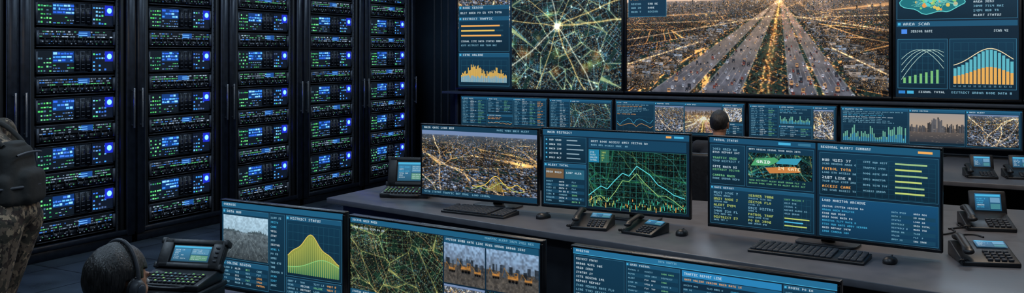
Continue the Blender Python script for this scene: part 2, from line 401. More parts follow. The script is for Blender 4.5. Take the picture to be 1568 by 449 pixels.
class Canvas(MB):
    def __init__(s,w,h,UW,UH,seed=0,bg=NAVY):
        super().__init__(); s.w=w;s.h=h;s.UW=UW;s.UH=UH;s.r=random.Random(seed)
        s.grad(0,0,UW,UH,tuple(min(255,v*1.15) for v in bg),tuple(v*.8 for v in bg),0)
    def P(s,x,y,l): return (x/s.UW*s.w-s.w/2, -0.0005*l, s.h-y/s.UH*s.h)
    def rect(s,x,y,w,h,c,l=2):
        c=tuple(lin(c)); s.quad([s.P(x,y+h,l),s.P(x+w,y+h,l),s.P(x+w,y,l),s.P(x,y,l)],0,c)
    def grad(s,x,y,w,h,c0,c1,l=1):
        s.quad([s.P(x,y+h,l),s.P(x+w,y+h,l),s.P(x+w,y,l),s.P(x,y,l)],0,(0,0,0))
        a=tuple(lin(c0));b=tuple(lin(c1)); s.c[-4:]=[b,b,a,a]
    def frame(s,x,y,w,h,c=LINE,t=.5,l=3):
        s.rect(x,y,w,t,c,l); s.rect(x,y+h-t,w,t,c,l); s.rect(x,y,t,h,c,l); s.rect(x+w-t,y,t,h,c,l)
    def line(s,pts,wd,c,l=5):
        c=tuple(lin(c))
        for (x0,y0),(x1,y1) in zip(pts[:-1],pts[1:]):
            dx,dy=x1-x0,y1-y0; L=math.hypot(dx,dy)+1e-6; nx,ny=-dy/L*wd/2,dx/L*wd/2
            s.quad([s.P(x0+nx,y0+ny,l),s.P(x1+nx,y1+ny,l),s.P(x1-nx,y1-ny,l),s.P(x0-nx,y0-ny,l)],0,c)
    def poly(s,pts,c,l=4): s.quad([s.P(x,y,l) for x,y in pts],0,tuple(lin(c)))
    def img(s,x,y,w,h,a,l=1):
        H,W=a.shape[:2]; X=(x+w*np.arange(W)/(W-1))/s.UW*s.w-s.w/2; Z=s.h-(y+h*np.arange(H)/(H-1))/s.UH*s.h
        V=np.zeros((H,W,3)); V[...,0]=X[None,:]; V[...,1]=-0.0005*l; V[...,2]=Z[:,None]
        s.grid(V.reshape(-1,3),lin(a).reshape(-1,3),H,W)
    def text(s,x,y,t,h=4,c=TXT,l=5,st=1.0):
        h=h*TS; p=h/5.0; c=tuple(lin(c)); q=p*st
        for ch in t:
            g=FONT.get(ch)
            if g:
                for row in range(5):
                    b=g[row*3:row*3+3]; i=0
                    while i<3:
                        if b[i]=='1':
                            j=i
                            while j<3 and b[j]=='1': j+=1
                            s.quad([s.P(x+i*q,y+(row+.85)*p,l),s.P(x+j*q,y+(row+.85)*p,l),s.P(x+j*q,y+row*p,l),s.P(x+i*q,y+row*p,l)],0,c); i=j
                        else: i+=1
            x+=4*q
        return x
    def words(s,x,y,w,h=3.6,c=TXT,l=5,st=1.25,num=.3):
        cw=4*h*TS/5*st; n=int(w/cw); t=''
        while len(t)<n:
            k=str(s.r.randint(10,9999)) if s.r.random()<num else s.r.choice(WORDS)
            t+=k+' '
        s.text(x,y,t[:n],h,c,l,st)
    def block(s,x,y,w,h,lh=6,c=TXT,alt=None,ragged=True,th=3.4):
        yy=y; lh*=.82
        while yy+th<=y+h:
            s.words(x,yy,w*(s.r.uniform(.4,1) if ragged else 1),th,c if not alt or s.r.random()<.6 else s.r.choice(alt)); yy+=lh
    def head(s,x,y,w,h=6,title=None,c=(26,76,106)):
        s.rect(x,y,w,h,c,2); s.rect(x+1.2,y+h*.25,h*.5,h*.5,CYN,4)
        s.text(x+h+1,y+h*.26,title or s.r.choice(WORDS)+' '+s.r.choice(WORDS),h*.7,WHT,4,1.3)
    def panel(s,x,y,w,h,title=True,c=PANEL):
        s.grad(x,y,w,h,tuple(v*1.12 for v in c),tuple(v*.75 for v in c),1.5); s.frame(x,y,w,h)
        if title: s.head(x,y,w)
    def table(s,x,y,w,h,cols=4,lh=6,cl=(TXT,WHT,GRN,ORG)):
        cw=w/cols; yy=y; k=0; lh*=.85
        while yy+3.6<=y+h:
            if k%2: s.rect(x,yy-1,w,lh,(20,60,84),2)
            for i in range(cols): s.words(x+i*cw+1,yy,cw*s.r.uniform(.4,.85),3.2,cl[i%len(cl)] if s.r.random()<.6 else TXT,5)
            yy+=lh;k+=1
    def bars(s,x,y,w,h,n,c,c2=None,f=None,gap=.35):
        for i in range(n):
            v=(f(i/(n-1)) if f else s.r.uniform(.2,1))*h; bw=w/n
            if c2: s.rect(x+i*bw,y+h-v,bw*(1-gap),v*.5,c2,4); s.rect(x+i*bw,y+h-v*.5,bw*(1-gap),v*.5,c,4)
            else: s.rect(x+i*bw,y+h-v,bw*(1-gap),v,c,4)
    def gridl(s,x,y,w,h,nx,ny,c=(30,74,94),l=3):
        for i in range(nx+1): s.rect(x+w*i/nx,y,.35,h,c,l)
        for i in range(ny+1): s.rect(x,y+h*i/ny,w,.35,c,l)
    def area(s,x,y,w,h,f,c,edge,n=40,c2=None):
        P=[(x+w*i/n,y+h-h*f(i/n)) for i in range(n+1)]
        for a,b in zip(P[:-1],P[1:]):
            s.poly([(a[0],y+h),(b[0],y+h),b,a],c,4)
            if c2: k=tuple(lin(c2)); s.c[-2:]=[k,k]
        s.line(P,.9,edge,5)
    def dash(s,x,y,w,h):
        k=s.r.randint(0,6); s.panel(x,y,w,h)
        X,Y,W_,H_=x+3,y+8,w-6,h-11
        if H_<6 or W_<8: return
        if k<=1: s.table(X,Y,W_,H_,max(2,int(W_/22)),6)
        elif k==2: s.block(X,Y,W_,H_,6.4,TXT,(GRN,WHT,CYN))
        elif k==3: s.block(X,Y,W_,H_*.4,6,TXT,(WHT,CYN)); s.gridl(X,Y+H_*.45,W_,H_*.55,6,4); s.bars(X,Y+H_*.45,W_,H_*.55,int(W_/4),(60,134,164),(96,156,136))
        elif k==4:
            s.block(X,Y,W_,H_*.4,6,TXT,(WHT,ORG)); Y+=H_*.45; H_*=.55
            s.gridl(X,Y,W_,H_,6,4); p=[s.r.uniform(.2,.9) for _ in range(14)]
            s.line([(X+W_*i/13,Y+H_*(1-v)) for i,v in enumerate(p)],.8,CYN); s.line([(X+W_*i/13,Y+H_*(1-v*.6)) for i,v in enumerate(p[::-1])],.8,ORG)
        else: s.img(X,Y,W_,H_,(pic_map if k==5 else pic_city)(int(W_*1.4),int(H_*1.4),s.r.randint(0,999)),2.3)
    def done(s,name,parent,loc): return s.obj(name,[SCR],parent,loc)

# ------------------------------------------------------------------ room
YW=11.12
fl=mat('floor_tiles',(84,94,104),0.30,0.0,0.3,3)
def add_tiles(m,sc,dark):
    nt=m.node_tree; b=nt.nodes['Principled BSDF']; old=b.inputs['Base Color'].links[0].from_socket
    tc=nt.nodes.new('ShaderNodeTexCoord'); br=nt.nodes.new('ShaderNodeTexBrick'); br.offset=0; br.inputs['Scale'].default_value=sc
    br.inputs['Mortar Size'].default_value=.012; br.inputs['Brick Width'].default_value=1; br.inputs['Row Height'].default_value=1
    br.inputs['Color1'].default_value=(1,1,1,1);br.inputs['Color2'].default_value=(.8,.8,.8,1);br.inputs['Mortar'].default_value=(dark,)*3+(1,)
    mx=nt.nodes.new('ShaderNodeMix'); mx.data_type='RGBA'; mx.blend_type='MULTIPLY'; mx.inputs[0].default_value=1
    nt.links.new(tc.outputs['Object'],br.inputs['Vector']); nt.links.new(old,mx.inputs[6]); nt.links.new(br.outputs['Color'],mx.inputs[7]); nt.links.new(mx.outputs[2],b.inputs['Base Color'])
add_tiles(fl,1.6,.3)
M_WALL=mat('wall_paint',(44,60,78),0.6,0,0.2,2); M_CEIL=mat('ceiling_paint',(28,32,38),0.8,0,0.1,2)
X0,X1,Y0,Y1,ZC=-8.6,3.2,-2.6,YW,3.4
def room(name,size,loc,m): return cbox(name,size,loc,m,None,0)
room('floor',(X1-X0+.4,Y1-Y0+.4,.1),((X0+X1)/2,(Y0+Y1)/2,-.05),fl)
room('ceiling',(X1-X0+.4,Y1-Y0+.4,.1),((X0+X1)/2,(Y0+Y1)/2,ZC+.05),M_CEIL)
room('wall_back',(X1-X0,.1,ZC),((X0+X1)/2,Y1+.05,ZC/2),M_WALL)
room('wall_front',(X1-X0,.1,ZC),((X0+X1)/2,Y0-.05,ZC/2),M_WALL)
room('wall_left',(.1,Y1-Y0,ZC),(X0-.05,(Y0+Y1)/2,ZC/2),M_WALL)
room('wall_right',(.1,Y1-Y0,ZC),(X1+.05,(Y0+Y1)/2,ZC/2),M_WALL)
cbox('trim_1',(9.2,.36,.035),(-2.35,YW-.18,1.262),M_GREY,None,.004)
cbox('trim_2',(.05,.05,ZC),(-6.90,YW-.025,ZC/2),M_GREY,None,.004)
for i in range(3): cbox('trim_%d'%(3+i),(.012,.03,ZC),(-7.30+i*.12,YW-.015,ZC/2),M_GREY,None,.003)

# ------------------------------------------------------------------ server racks
def server_a(seed):
    r=random.Random(seed); b=MB(); W=.8;H=.22
    b.box(0,.42,H/2,W,.8,H,0); b.box(0,.012,H/2,W,.02,H*.98,0)
    for s in (-1,1): b.box(s*.39,-.004,H/2,.015,.02,H*.8,2)
    for z in (.004,H-.004): b.box(0,-.001,z,W*.97,.006,.003,2)
    q=lambda x,z,w,h,c,e=0: b.quad([(x,-.0015-e,z),(x+w,-.0015-e,z),(x+w,-.0015-e,z+h),(x,-.0015-e,z+h)],1,tuple(lin(c)))
    q(-.385,.012,.50,.196,(9,16,24))
    for row in range(5):
        z=.022+row*.036
        if r.random()<.12: continue
        for i in range(5):
            if r.random()<.8: q(-.375+i*.027,z,.014+.008*r.random(),.008+.008*r.random(),r.choice([(60,170,84),(100,200,110),(40,130,84),(100,190,130),(60,90,110)]),.001)
    q(-.235,.10,.21,.10,(12,44,96),.0005)
    for row in range(3):
        x=-.23
        while x<-.04:
            w=r.uniform(.012,.05)
            if r.random()<.85: q(x,.112+row*.03,w,.012+.008*r.random(),r.choice([(50,124,224),(84,164,236),(40,88,200),(54,104,200),(120,184,236)]),.001)
            x+=w+.007
    for row in range(3):
        x=-.23
        while x<-.04:
            w=r.uniform(.008,.03)
            if r.random()<.6: q(x,.02+row*.026,w,.008,r.choice([(80,116,150),(60,150,90),(46,94,170),(96,120,150)]),.001)
            x+=w+.01
    for i in range(3):
        x=.0+i*.055; b.box(x,-.006,.11,.048,.016,.185,2 if i==1 else 0); b.box(x,-.016,.11,.036,.006,.165,0)
        for k in range(4): q(x-.014,.04+k*.04,.028,.003,(56,68,82),.019)
    q(.16,.012,.225,.196,(8,15,28))
    for row in range(5):
        for i in range(5):
            if r.random()<.62: q(.17+i*.03,.022+row*.036,.020,.010+.008*r.random(),r.choice([(50,130,210),(44,96,190),(70,176,110),(60,80,120),(100,170,220)]),.001)
    q(.295,.105,.092,.095,(20,34,160),.0012)  # blue glow halo around the status light, painted as a flat emissive square
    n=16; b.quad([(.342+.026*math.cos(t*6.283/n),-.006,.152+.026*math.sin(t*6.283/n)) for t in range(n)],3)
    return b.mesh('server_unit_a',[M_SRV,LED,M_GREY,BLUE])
def server_b(seed):
    r=random.Random(seed); b=MB(); W=.8;H=.175
    b.box(0,.42,H/2,W,.8,H,0)
    for z in (.006,H-.006): b.box(0,-.004,z,W*.98,.014,.006,2)
    for s in (-1,1): b.box(s*.385,-.008,H/2,.02,.03,H*.7,2)
    q=lambda x,z,w,h,c,e=0: b.quad([(x,-.0015-e,z),(x+w,-.0015-e,z),(x+w,-.0015-e,z+h),(x,-.0015-e,z+h)],1,tuple(lin(c)))
    for i in range(6): b.box(-.31+i*.124,-.005,.045,.11,.012,.05,0)
    q(-.37,.085,.74,.075,(8,12,18))
    for row in range(3):
        x=-.36
        tone=r.choice([((94,110,128),(60,72,90),(46,96,170)),((66,150,90),(84,102,120),(60,130,84)),((84,102,124),(130,146,164),(50,110,84))])
        while x<.35:
            w=r.uniform(.006,.03)
            if r.random()<.72: q(x,.092+row*.022,w,.010,r.choice(tone),.001)
            x+=w+.006
    for i in range(34):
        if r.random()<.7: q(-.365+i*.0215,.03+.02*(i%2),.012,.007,r.choice([(80,94,112),(60,70,84),(96,112,130),(46,86,140),(60,126,84)]),.012)
    q(.02+r.uniform(-.1,.1),.10,.12,.05,(20,60,120),.002)
    for k in range(2): q(.02,.108+k*.02,.09,.008,(90,150,214),.003)
    for k in range(5):
        x=-.3+.14*k+r.uniform(-.03,.03); b.box(x,-.02,.03,.09,.006,.006,0); b.box(x-.045,-.02,.06,.006,.006,.06,0); b.box(x+.045,-.02,.06,.006,.006,.06,0)
    return b.mesh('server_unit_b',[M_SRV,LED,M_GREY])
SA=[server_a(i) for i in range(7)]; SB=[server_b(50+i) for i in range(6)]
RH=2.95
def rack(yc,idx):
    w=1.18
    root=empty('server_rack',(-7.35,yc,0),math.pi/2); b=MB()
    b.box(-w/2+.015,.5,RH/2,.03,1.0,RH,0); b.box(w/2-.015,.5,RH/2,.03,1.0,RH,0)
    b.box(0,.5,RH-.02,w,1.0,.04,0); b.box(0,.5,.05,w,1.0,.10,0); b.box(0,.99,RH/2,w,.02,RH,1)
    b.box(0,.03,RH-.10,w-.04,.05,.12,0)
    for s in (-1,1):
        b.box(s*(w/2-.055),.0,RH/2+.03,.085,.05,RH-.10,0)
        b.box(s*(w/2-.103),-.022,RH/2+.03,.006,.008,RH-.14,2)
        b.box(s*.455,.03,RH/2,.04,.06,RH-.16,1)
        b.box(s*.425,.045,RH/2,.02,.03,RH-.16,2)
        for k in range(60): b.box(s*.425,.028,.15+k*.045,.007,.004,.012,1)
    b.box(0,.0,.115,w-.03,.045,.045,0); b.box(0,-.012,.115,.5,.02,.006,2)
    b.obj('cabinet_frame',[M_RACK,M_DARK,M_GREY],root,bevel=.003,seg=1)
    h=MB()
    for s in (-1,1):
        h.box(s*.545,-.055,1.295,.018,.014,.38,0)
        for z in (1.13,1.46): h.box(s*.545,-.038,z,.014,.03,.014,0)
    h.obj('door_handles',[M_CHROME],root,bevel=.003)
    L=1.787
    for k in range(-3,3):
        z=L+.43*k
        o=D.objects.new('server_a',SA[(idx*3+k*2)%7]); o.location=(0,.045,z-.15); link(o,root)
        o=D.objects.new('server_b',SB[(idx*2+k)%6]); o.location=(0,.045,z-.345); link(o,root)
for i in range(6): rack(4.1575+1.185*i+.0, i)

# ------------------------------------------------------------------ video wall
def vdisplay(xa,xb,UW,UH,paint,seed):
    w=xb-xa-.012; h=1.80; root=empty('video_wall_display',((xa+xb)/2,YW-.22,1.30)); bz=.03
    b=MB(); b.box(0,.12,h/2,w,.19,h,0)
    b.box(0,.01,bz/2,w,.03,bz,0); b.box(0,.01,h-bz/2,w,.03,bz,0)
    for s in(-1,1): b.box(s*(w/2-bz/2),.01,h/2,bz,.03,h-2*bz,0)
    b.obj('housing',[M_BEZEL],root,bevel=.003)
    c=Canvas(w-2*bz,h-2*bz,UW,UH,seed); paint(c); c.done('screen',root,(0,.018,bz))
def p_v1(c):
    c.img(0,20,86,73,pic_city(140,110,5,.1)); 
    c.panel(1,60,84,66); c.words(4,69,70,4,WHT)
    c.head(1,76,84,6); 
    for i,(v,k) in enumerate(((.92,ORG),(.8,(214,180,90)),(.95,ORG))):
        c.rect(5,88+i*7,70,2.2,(26,60,78),3); c.rect(5,88+i*7,70*v,2.2,k,4)
    c.words(5,110,70,3.4,WHT); c.words(5,116,60,3.2,TXT)
    c.panel(1,128,84,47); c.gridl(5,138,76,32,8,4)
    r=random.Random(3)
    c.bars(5,138,76,32,46,(210,170,84),None,lambda t:.35+.35*math.exp(-((t-.3)/.2)**2)+.2*math.exp(-((t-.8)/.1)**2)+r.uniform(-.14,.14),.2)
    c.bars(5,152,76,18,46,CYN,None,lambda t:.3+r.uniform(0,.25),.2)
    c.img(89,0,166,178,pic_map(320,340,11,(136,174),(.86,.98,1.0),(236,210,130),(124,186,200),600,11.,1.0))
def p_v2(c): 
    c.img(0,0,320,178,pic_highway(690,385,134,425))
    c.rect(2,45,52,36,(16,48,70),3); c.frame(2,45,52,36,LINE,.6,4); c.words(5,49,42,4,WHT,6); c.words(5,56,44,4,ORG,6); c.table(5,63,46,16,2)
def p_v3(c):
    c.panel(1,40,122,50,False)
    r=random.Random(4)
    pts=[(38+32*math.cos(t/36*6.283)*(1+.10*math.sin(5*t/36*6.283)),68+15*math.sin(t/36*6.283)*(1+.12*math.cos(7*t/36*6.283))) for t in range(36)]
    c.poly(pts,(26,104,114),3); c.line(pts+[pts[0]],.9,(90,190,190))
    for i in range(60):
        x,y=38+r.gauss(0,12),68+r.gauss(0,5); x=min(62,max(12,x)); y=min(79,max(58,y)); n=8; R=r.uniform(.7,2.6)
        c.poly([(x+R*math.cos(k*6.283/n),y+R*math.sin(k*6.283/n)) for k in range(n)],r.choice([(120,190,120),(204,180,90),(70,190,194),(216,144,74),(50,140,154)]),5)
        c.line([(x,y),(38+r.uniform(-22,22),68+r.uniform(-8,8))],.35,(110,190,176),4)
    c.block(80,70,40,18,6,WHT,(TXT,),th=3.2)
    c.head(1,92,122,6,'AREA SCAN'); c.rect(6,101,6,5,(70,130,220),4); c.text(16,102,'SENSOR RATE',3.6,WHT); c.text(100,102,'SCAN 42',3.6,WHT)
    c.panel(2,112,52,56,False); c.gridl(5,116,46,46,8,6)
    c.bars(8,120,40,42,7,(112,176,112),None,lambda t:.15+.22*t,.55)
    for k in range(4): c.line([(6+44*i/8,158-34*math.sin(i/8*2.0+.25*k)) for i in range(9)],.5,(170,200,190))
    c.panel(56,112,66,56,False); c.gridl(60,116,59,46,8,5)
    f=lambda t:.35+.55*math.exp(-((t-.62)/.42)**2)
    c.bars(60,120,60,42,15,(214,160,82),(86,168,182),f,.25); c.line([(60+59*i/14,157-38*f(i/14)) for i in range(15)],.8,(230,212,170),6)
    for i in range(12): c.text(60+5*i,163.5,'12',2.3,TXT)
    c.rect(3,170.5,7,3.4,BLU,4); c.rect(12,170.5,7,3.4,CYN,4); c.words(24,170.5,30,3.2,WHT); c.words(58,170.5,60,3.2,TXT)
vdisplay(-6.81,-4.262,255,178,p_v1,1); vdisplay(-4.262,-1.07,320,178,p_v2,2); vdisplay(-1.07,.20,124,178,p_v3,3)
vdisplay(.20,2.6,240,178,p_v1,4)

# ------------------------------------------------------------------ monitors
def monitor(xc,yc,zb,w,h,rz,UW,UH,paint,seed,desk=.75,bz=.011,base_dx=0):
    root=empty('computer_monitor',(xc,yc,desk),rz); z0=zb-desk; b=MB(); bt=bz*1.6
    b.box(0,.016,z0+h/2,w,.026,h,0)
    b.box(0,.0,z0+bt/2,w,.012,bt,0); b.box(0,.0,z0+h-bz/2,w,.012,bz,0)
    for s in(-1,1): b.box(s*(w/2-bz/2),0,z0+h/2,bz,.012,h-bz-bt,0)
    b.box(0,.045,z0+h*.5,w*.55,.04,h*.5,0)
    b.obj('housing',[M_BEZEL],root,bevel=.003)
    st=MB(); st.box(base_dx,.085,(z0+h*.5)/2,.075,.03,z0+h*.5,0); st.obj('stand_neck',[M_PLAST],root,bevel=.006)
    bb=MB(); n=28; bw=min(.17,w*.2)
    bb.extrude([(base_dx+bw*math.copysign(abs(math.cos(t*6.283/n))**.5,math.cos(t*6.283/n)),.08+.11*math.copysign(abs(math.sin(t*6.283/n))**.5,math.sin(t*6.283/n))) for t in range(n)],0,.014)
    bb.obj('stand_base',[M_PLAST],root,bevel=.004)
    c=Canvas(w-2*bz,h-bz-bt,UW,UH,seed); paint(c); c.done('screen',root,(0,-.001,z0+bt))
    return root

def p_A(c):
    c.img(0,6,180,88,pic_city(320,165,23,.08,nr=3)); c.rect(0,0,180,7,(18,52,74),2); c.words(4,1.6,50,3.8,WHT); c.words(120,1.6,50,3.4,TXT)
    f=lambda t:.2+.6*math.exp(-((t-.45)/.16)**2)+.22*math.exp(-((t-.85)/.08)**2)
    c.line([(82+80*i/40,88-26*f(i/40)) for i in range(41)],.9,(226,190,80)); c.line([(82+80*i/40,90-17*f(1-i/40)) for i in range(41)],.7,(170,190,100))
    c.bars(104,66,44,22,30,(150,130,60),None,lambda t:.9*math.exp(-((t-.35)/.25)**2)*c.r.uniform(.6,1),.45)
    c.rect(0,93,180,7,(18,52,74),2); c.words(4,94.6,110,3.6,TXT)
def p_B(c):
    c.rect(0,0,230,9,(24,72,102),2); c.text(8,2.5,'MAIN DISTRICT',4.6,WHT,st=1.2); c.rect(196,2.5,8,3,ORG,4); c.rect(208,2.5,14,3,CYN,4)
    c.panel(2,11,70,40,False); 
    for k in range(5):
        c.rect(5,15+k*7,2.4,2.4,CYN,4); c.words(11,15+k*7,22,3.6,WHT); c.rect(40,15.5+k*7,28*c.r.uniform(.4,1),1.6,(130,155,168),4)
    c.rect(76,11,150,15,(20,60,86),2); c.words(80,14,90,4,WHT); c.words(80,20,60,3.4,TXT)
    c.img(76,28,150,88,pic_map(230,135,33,None,(.42,.98,.86),(120,176,106),(74,164,160),200,8.,.72),2.5)
    c.rect(76,28,17,20,(30,116,152),3); c.block(78,31,13,16,5,WHT); c.rect(95,28,14,20,(40,92,74),3); c.block(97,31,11,16,5,LIM)
    c.panel(2,53,70,65); c.rect(5,62,30,15,(104,82,58),3); c.rect(37,62,32,15,(36,88,110),3); c.words(6,66,26,4,WHT,6); c.words(39,66,26,4,WHT,6)
    c.table(5,81,64,36,3)
    c.gridl(76,28,150,88,16,10,(44,112,108),4)
    P=[(76,100),(88,90),(96,84),(106,88),(118,74),(130,62),(140,66),(152,50),(162,56),(172,62),(184,76),(196,82),(208,90),(224,94)]
    c.line(P,1.1,(90,206,214),6); c.line([(x,y+14-6*math.sin(x*.1)) for x,y in P],.8,(150,194,120),6)
    r=random.Random(5)
    for i in range(70): c.rect(78+i*2.1,114-r.uniform(1,14),1,r.uniform(1,8),r.choice([LIM,(60,170,146),ORG]),6)
def p_C(c):
    c.rect(0,0,177,9,(24,72,102),2); c.text(8,2.4,'PATROL STATUS',4.8,WHT,st=1.2); c.rect(118,2.5,20,4,CYN,4); c.rect(150,2.5,20,4,LINE,4)
    c.rect(181,0,177,11,(26,78,108),2); c.text(186,3.5,'REGIONAL ALERTS SUMMARY',5.2,WHT,st=1.1); c.rect(328,4,20,3.4,ORG,4)
    c.rect(178,0,2,150,(8,16,24),3)
    c.panel(2,12,60,68,False)
    for k in range(4): c.words(6,18+k*15,44,5,[TXT,GRN,WHT,GRN][k]); c.words(6,23.5+k*15,50,4.4,[WHT,TXT,GRN,TXT][k])
    c.panel(65,12,110,68,False); c.words(69,15,90,3.6,WHT)
    c.img(68,22,104,42,pic_map(150,60,44,None,(.45,1,1.05),(200,170,90),(80,190,190),120,8.,.8),2)
    c.poly([(80,32),(112,28),(120,33),(104,42),(72,44)],(70,150,100),4); c.poly([(122,29),(156,27),(148,38),(114,38)],(50,142,168),4); c.poly([(96,46),(146,41),(154,50),(104,55)],(184,118,62),4)
    c.text(82,34,'GRID',7,(225,235,235),6,1.5); c.text(118,43,'24 GATE',7,(240,225,180),6,1.3); c.block(69,67,100,12,6,WHT,(GRN,))
    c.panel(2,83,173,65)
    for col in range(2):
        for k in range(5): c.words(8+col*60,93+k*10.5,46,5.4,(LIM if (k+col)%3 else TXT),5); c.words(8+col*60,98.5+k*10.5,40*c.r.uniform(.4,1),3.4,TXT,5)
    c.gridl(126,94,44,50,6,5); c.block(128,95,42,30,7,TXT,(GRN,)); c.rect(128,126,40,2,LIM,5); c.rect(128,132,30,2,CYN,5); c.rect(128,138,36,2,LIM,5)
    c.panel(184,14,172,68,False); c.gridl(240,22,112,58,12,8,(24,70,90))
    for k in range(4): c.words(188,24+k*14,46,5.6,[WHT,ORG,WHT,ORG][k],5); c.words(188,30.5+k*14,52,4,TXT)
    for k in range(6): c.rect(296,24+k*9,46*c.r.uniform(.75,1),2.6,(176,194,108) if k%2 else (140,174,122),5); c.words(250,24+k*9,38,3.8,TXT)
    c.panel(184,86,172,62,False,(18,62,94)); c.text(188,89,'LOAD MONITOR ARCHIVE',5.2,WHT,st=1.1)
    c.block(188,99,90,46,7,WHT,(CYN,TXT),th=3.8); c.table(290,99,62,46,2,7)
def p_D(c):
    c.rect(0,0,192,7,(28,86,118),2); c.text(4,1.6,'OVERVIEW',4,WHT,st=1.3)
    c.panel(2,9,76,66); c.img(3,17,74,56,pic_field(130,98,3),2)
    c.panel(80,9,24,98,False); c.block(82,13,20,92,7,TXT,(WHT,CYN))
    c.panel(106,9,84,76); c.gridl(109,19,78,60,10,6)
    f=lambda t:.30+.48*math.exp(-((t-.45)/.30)**2)+.04*math.sin(t*17)
    c.area(109,19,78,62,f,(50,96,60),(210,186,92),c2=(140,146,66)); c.area(109,51,78,30,lambda t:.25+.45*math.exp(-((t-.7)/.35)**2),(40,104,78),(120,190,120),c2=(84,140,84))
    for i in range(26): c.rect(110+3*i,81-62*f(i/26)+3,.6,62*f(i/26)-3,(170,176,92),6)
    c.panel(2,77,76,33); c.table(4,85,72,24,4,5.4); c.panel(106,87,84,23,False); c.table(108,90,80,19,4,5.4)
def p_E(c):
    c.rect(0,0,298,7,(28,86,118),2); c.text(4,1.6,'SECTOR GRID MAIN',4,WHT,st=1.2); c.words(220,1.6,70,3.6,TXT)
    c.img(0,8,156,92,pic_map(310,184,58,None,(.84,.98,.82),(226,180,110),(130,170,140),500,10.,1.0)); c.words(4,12,60,3.6,WHT)
    c.img(158,16,62,52,pic_site(150,126,6)); c.img(222,16,74,52,pic_site(176,126,9)); c.rect(158,8,138,8,(22,72,100),2); c.words(161,10,120,3.8,WHT)
    c.img(158,70,62,30,pic_city(130,64,8,.1)); c.img(222,70,74,30,pic_map(140,60,9,ndots=60))
    c.rect(0,100,298,8,(22,72,100),2); c.words(4,102,280,3.8,WHT); c.table(2,110,290,22,9,5.4)
def p_F(c):
    c.rect(0,0,414,9,(34,100,138),2); c.text(6,2,'MONITOR',5,WHT,st=1.2); c.text(150,2,'DATA TRAFFIC',4.4,TXT); c.rect(0,9,414,.8,CYN,3)
    c.panel(2,12,90,170,False); c.text(6,16,'DISTRICT STATUS',4.6,WHT); c.block(6,24,80,150,9,WHT,(TXT,GRN),th=4.8)
    c.panel(95,12,90,170); c.table(98,22,84,150,3,8)
    c.rect(188,12,150,10,(38,120,170),2); c.text(192,15,'TRAFFIC REPORT LINE',5.4,WHT); c.rect(188,23,150,7,(26,84,120),2); c.words(192,24.5,90,4,ORG); c.table(190,34,146,140,4,8,(WHT,TXT,CYN,ORG))
    c.panel(341,12,70,170); c.block(344,22,62,150,8,TXT,(WHT,CYN))
zb=.789
monitor((-3.70-2.745)/2,5.45,zb,.955,.525,0,180,100,p_A,11,base_dx=.12)
monitor((-2.73-1.689)/2,5.46,zb,1.035,.534,0,230,120,p_B,12,base_dx=.12)
monitor((-1.543-.267)/2,(5.317+5.169)/2,zb,1.285,.545,-math.radians(6.6),358,150,p_C,13,base_dx=.04)
monitor((-3.068-2.36)/2,2.93,.775,.70,.40,0,192,112,p_D,14,bz=.009)
monitor((-2.318-1.397)/2,(2.898+2.809)/2,.775,.92,.40,-math.radians(5.5),298,132,p_E,15,bz=.009)
monitor((-1.290-.402)/2,(2.806+2.719)/2,.775,.89,.40,-math.radians(5.6),414,190,p_F,16,bz=.009)
def p_g(splits,seed,pics):
    def f(c):
        x=2; c.rect(0,0,c.UW,3,(28,84,116),2)
        for i,w in enumerate(splits):
            if i in pics:
                c.panel(x,3,w-2,94); a=pics[i]; c.img(x+1,12,w-4,78,a,2.3)
            else:
                c.dash(x,3,w-2,54 if i%2 else 94)
                if i%2: c.dash(x,59,w-2,38)
            x+=w
    return f
def backmon(xa,xb,splits,seed,pics={}):
    w=xb-xa-.012; monitor((xa+xb)/2,10.3,.84,w,.41,0,sum(splits)+4,100,p_g(splits,seed,pics),seed,bz=.010)
backmon(-6.36,-5.05,[90,90,110],21); backmon(-5.05,-4.167,[70,140],22,{1:pic_map(200,120,71,None,(.85,1.0,1.1),(210,190,120),(90,180,200),300)})
backmon(-4.15,-2.552,[120,90,110,60],33,{2:pic_highway(150,100,34,80,5)*.8,1:pic_city(120,100,75)})
backmon(-2.53,-1.556,[80,90,60],31); backmon(-1.54,.20,[150,120,110],25,{1:pic_dusk(150,100,4)})
backmon(.21,1.7,[150,120,110],26)

# ------------------------------------------------------------------ desks
M_DESK=mat('desk_laminate',(92,91,96),0.36,0.0,0.10,14,0.03); M_DESKP=mat('desk_panel',(26,28,34),0.45,0.1,0.2,10)
def desk(poly,zt,parts):
    root=empty('control_desk',(0,0,0)); b=MB(); b.extrude(poly,zt-.04,zt); b.obj('desk_top',[M_DESK],root,bevel=.005)
    p=MB()
    for x,y,sx,sy in parts: p.box(x,y,(zt-.042)/2,sx,sy,zt-.042,0)
    p.obj('pedestals',[M_DESKP],root,bevel=.004)
def yf(x): return 5.24-(x+4.4)*.181
desk([(-4.4,5.24),(2.0,yf(2.0)),(2.0,7.1),(-.6,7.1),(-1.2,6.5),(-4.4,6.2)],.75,
     [(-4.2,5.75,.35,.7),(-3.3,5.95,1.4,.04),(-2.45,5.55,.4,.9),(-1.6,5.9,1.3,.04),(-.75,5.5,.4,1.2),(.3,5.9,1.7,.04),(1.4,5.5,.5,1.4)])
fp=empty('desk_front_panel',(0,0,0)); b=MB()
a0=(-4.3,yf(-4.3)+.10);a1=(1.9,yf(1.9)+.10)
b.extrude([a0,a1,(a1[0],a1[1]+.03),(a0[0],a0[1]+.03)],0,.70)
b.obj('panel',[M_DESKP],fp,bevel=.003)
desk([(-3.32,2.3),(-2.6,2.15),(.3,1.95),(.9,1.95),(.9,3.0),(-3.32,3.22)],.75,[(-3.15,2.8,.28,.6),(-1.9,2.9,2.3,.04),(-.75,2.7,.3,.6),(.1,2.8,1.3,.04),(.75,2.5,.2,.8)])
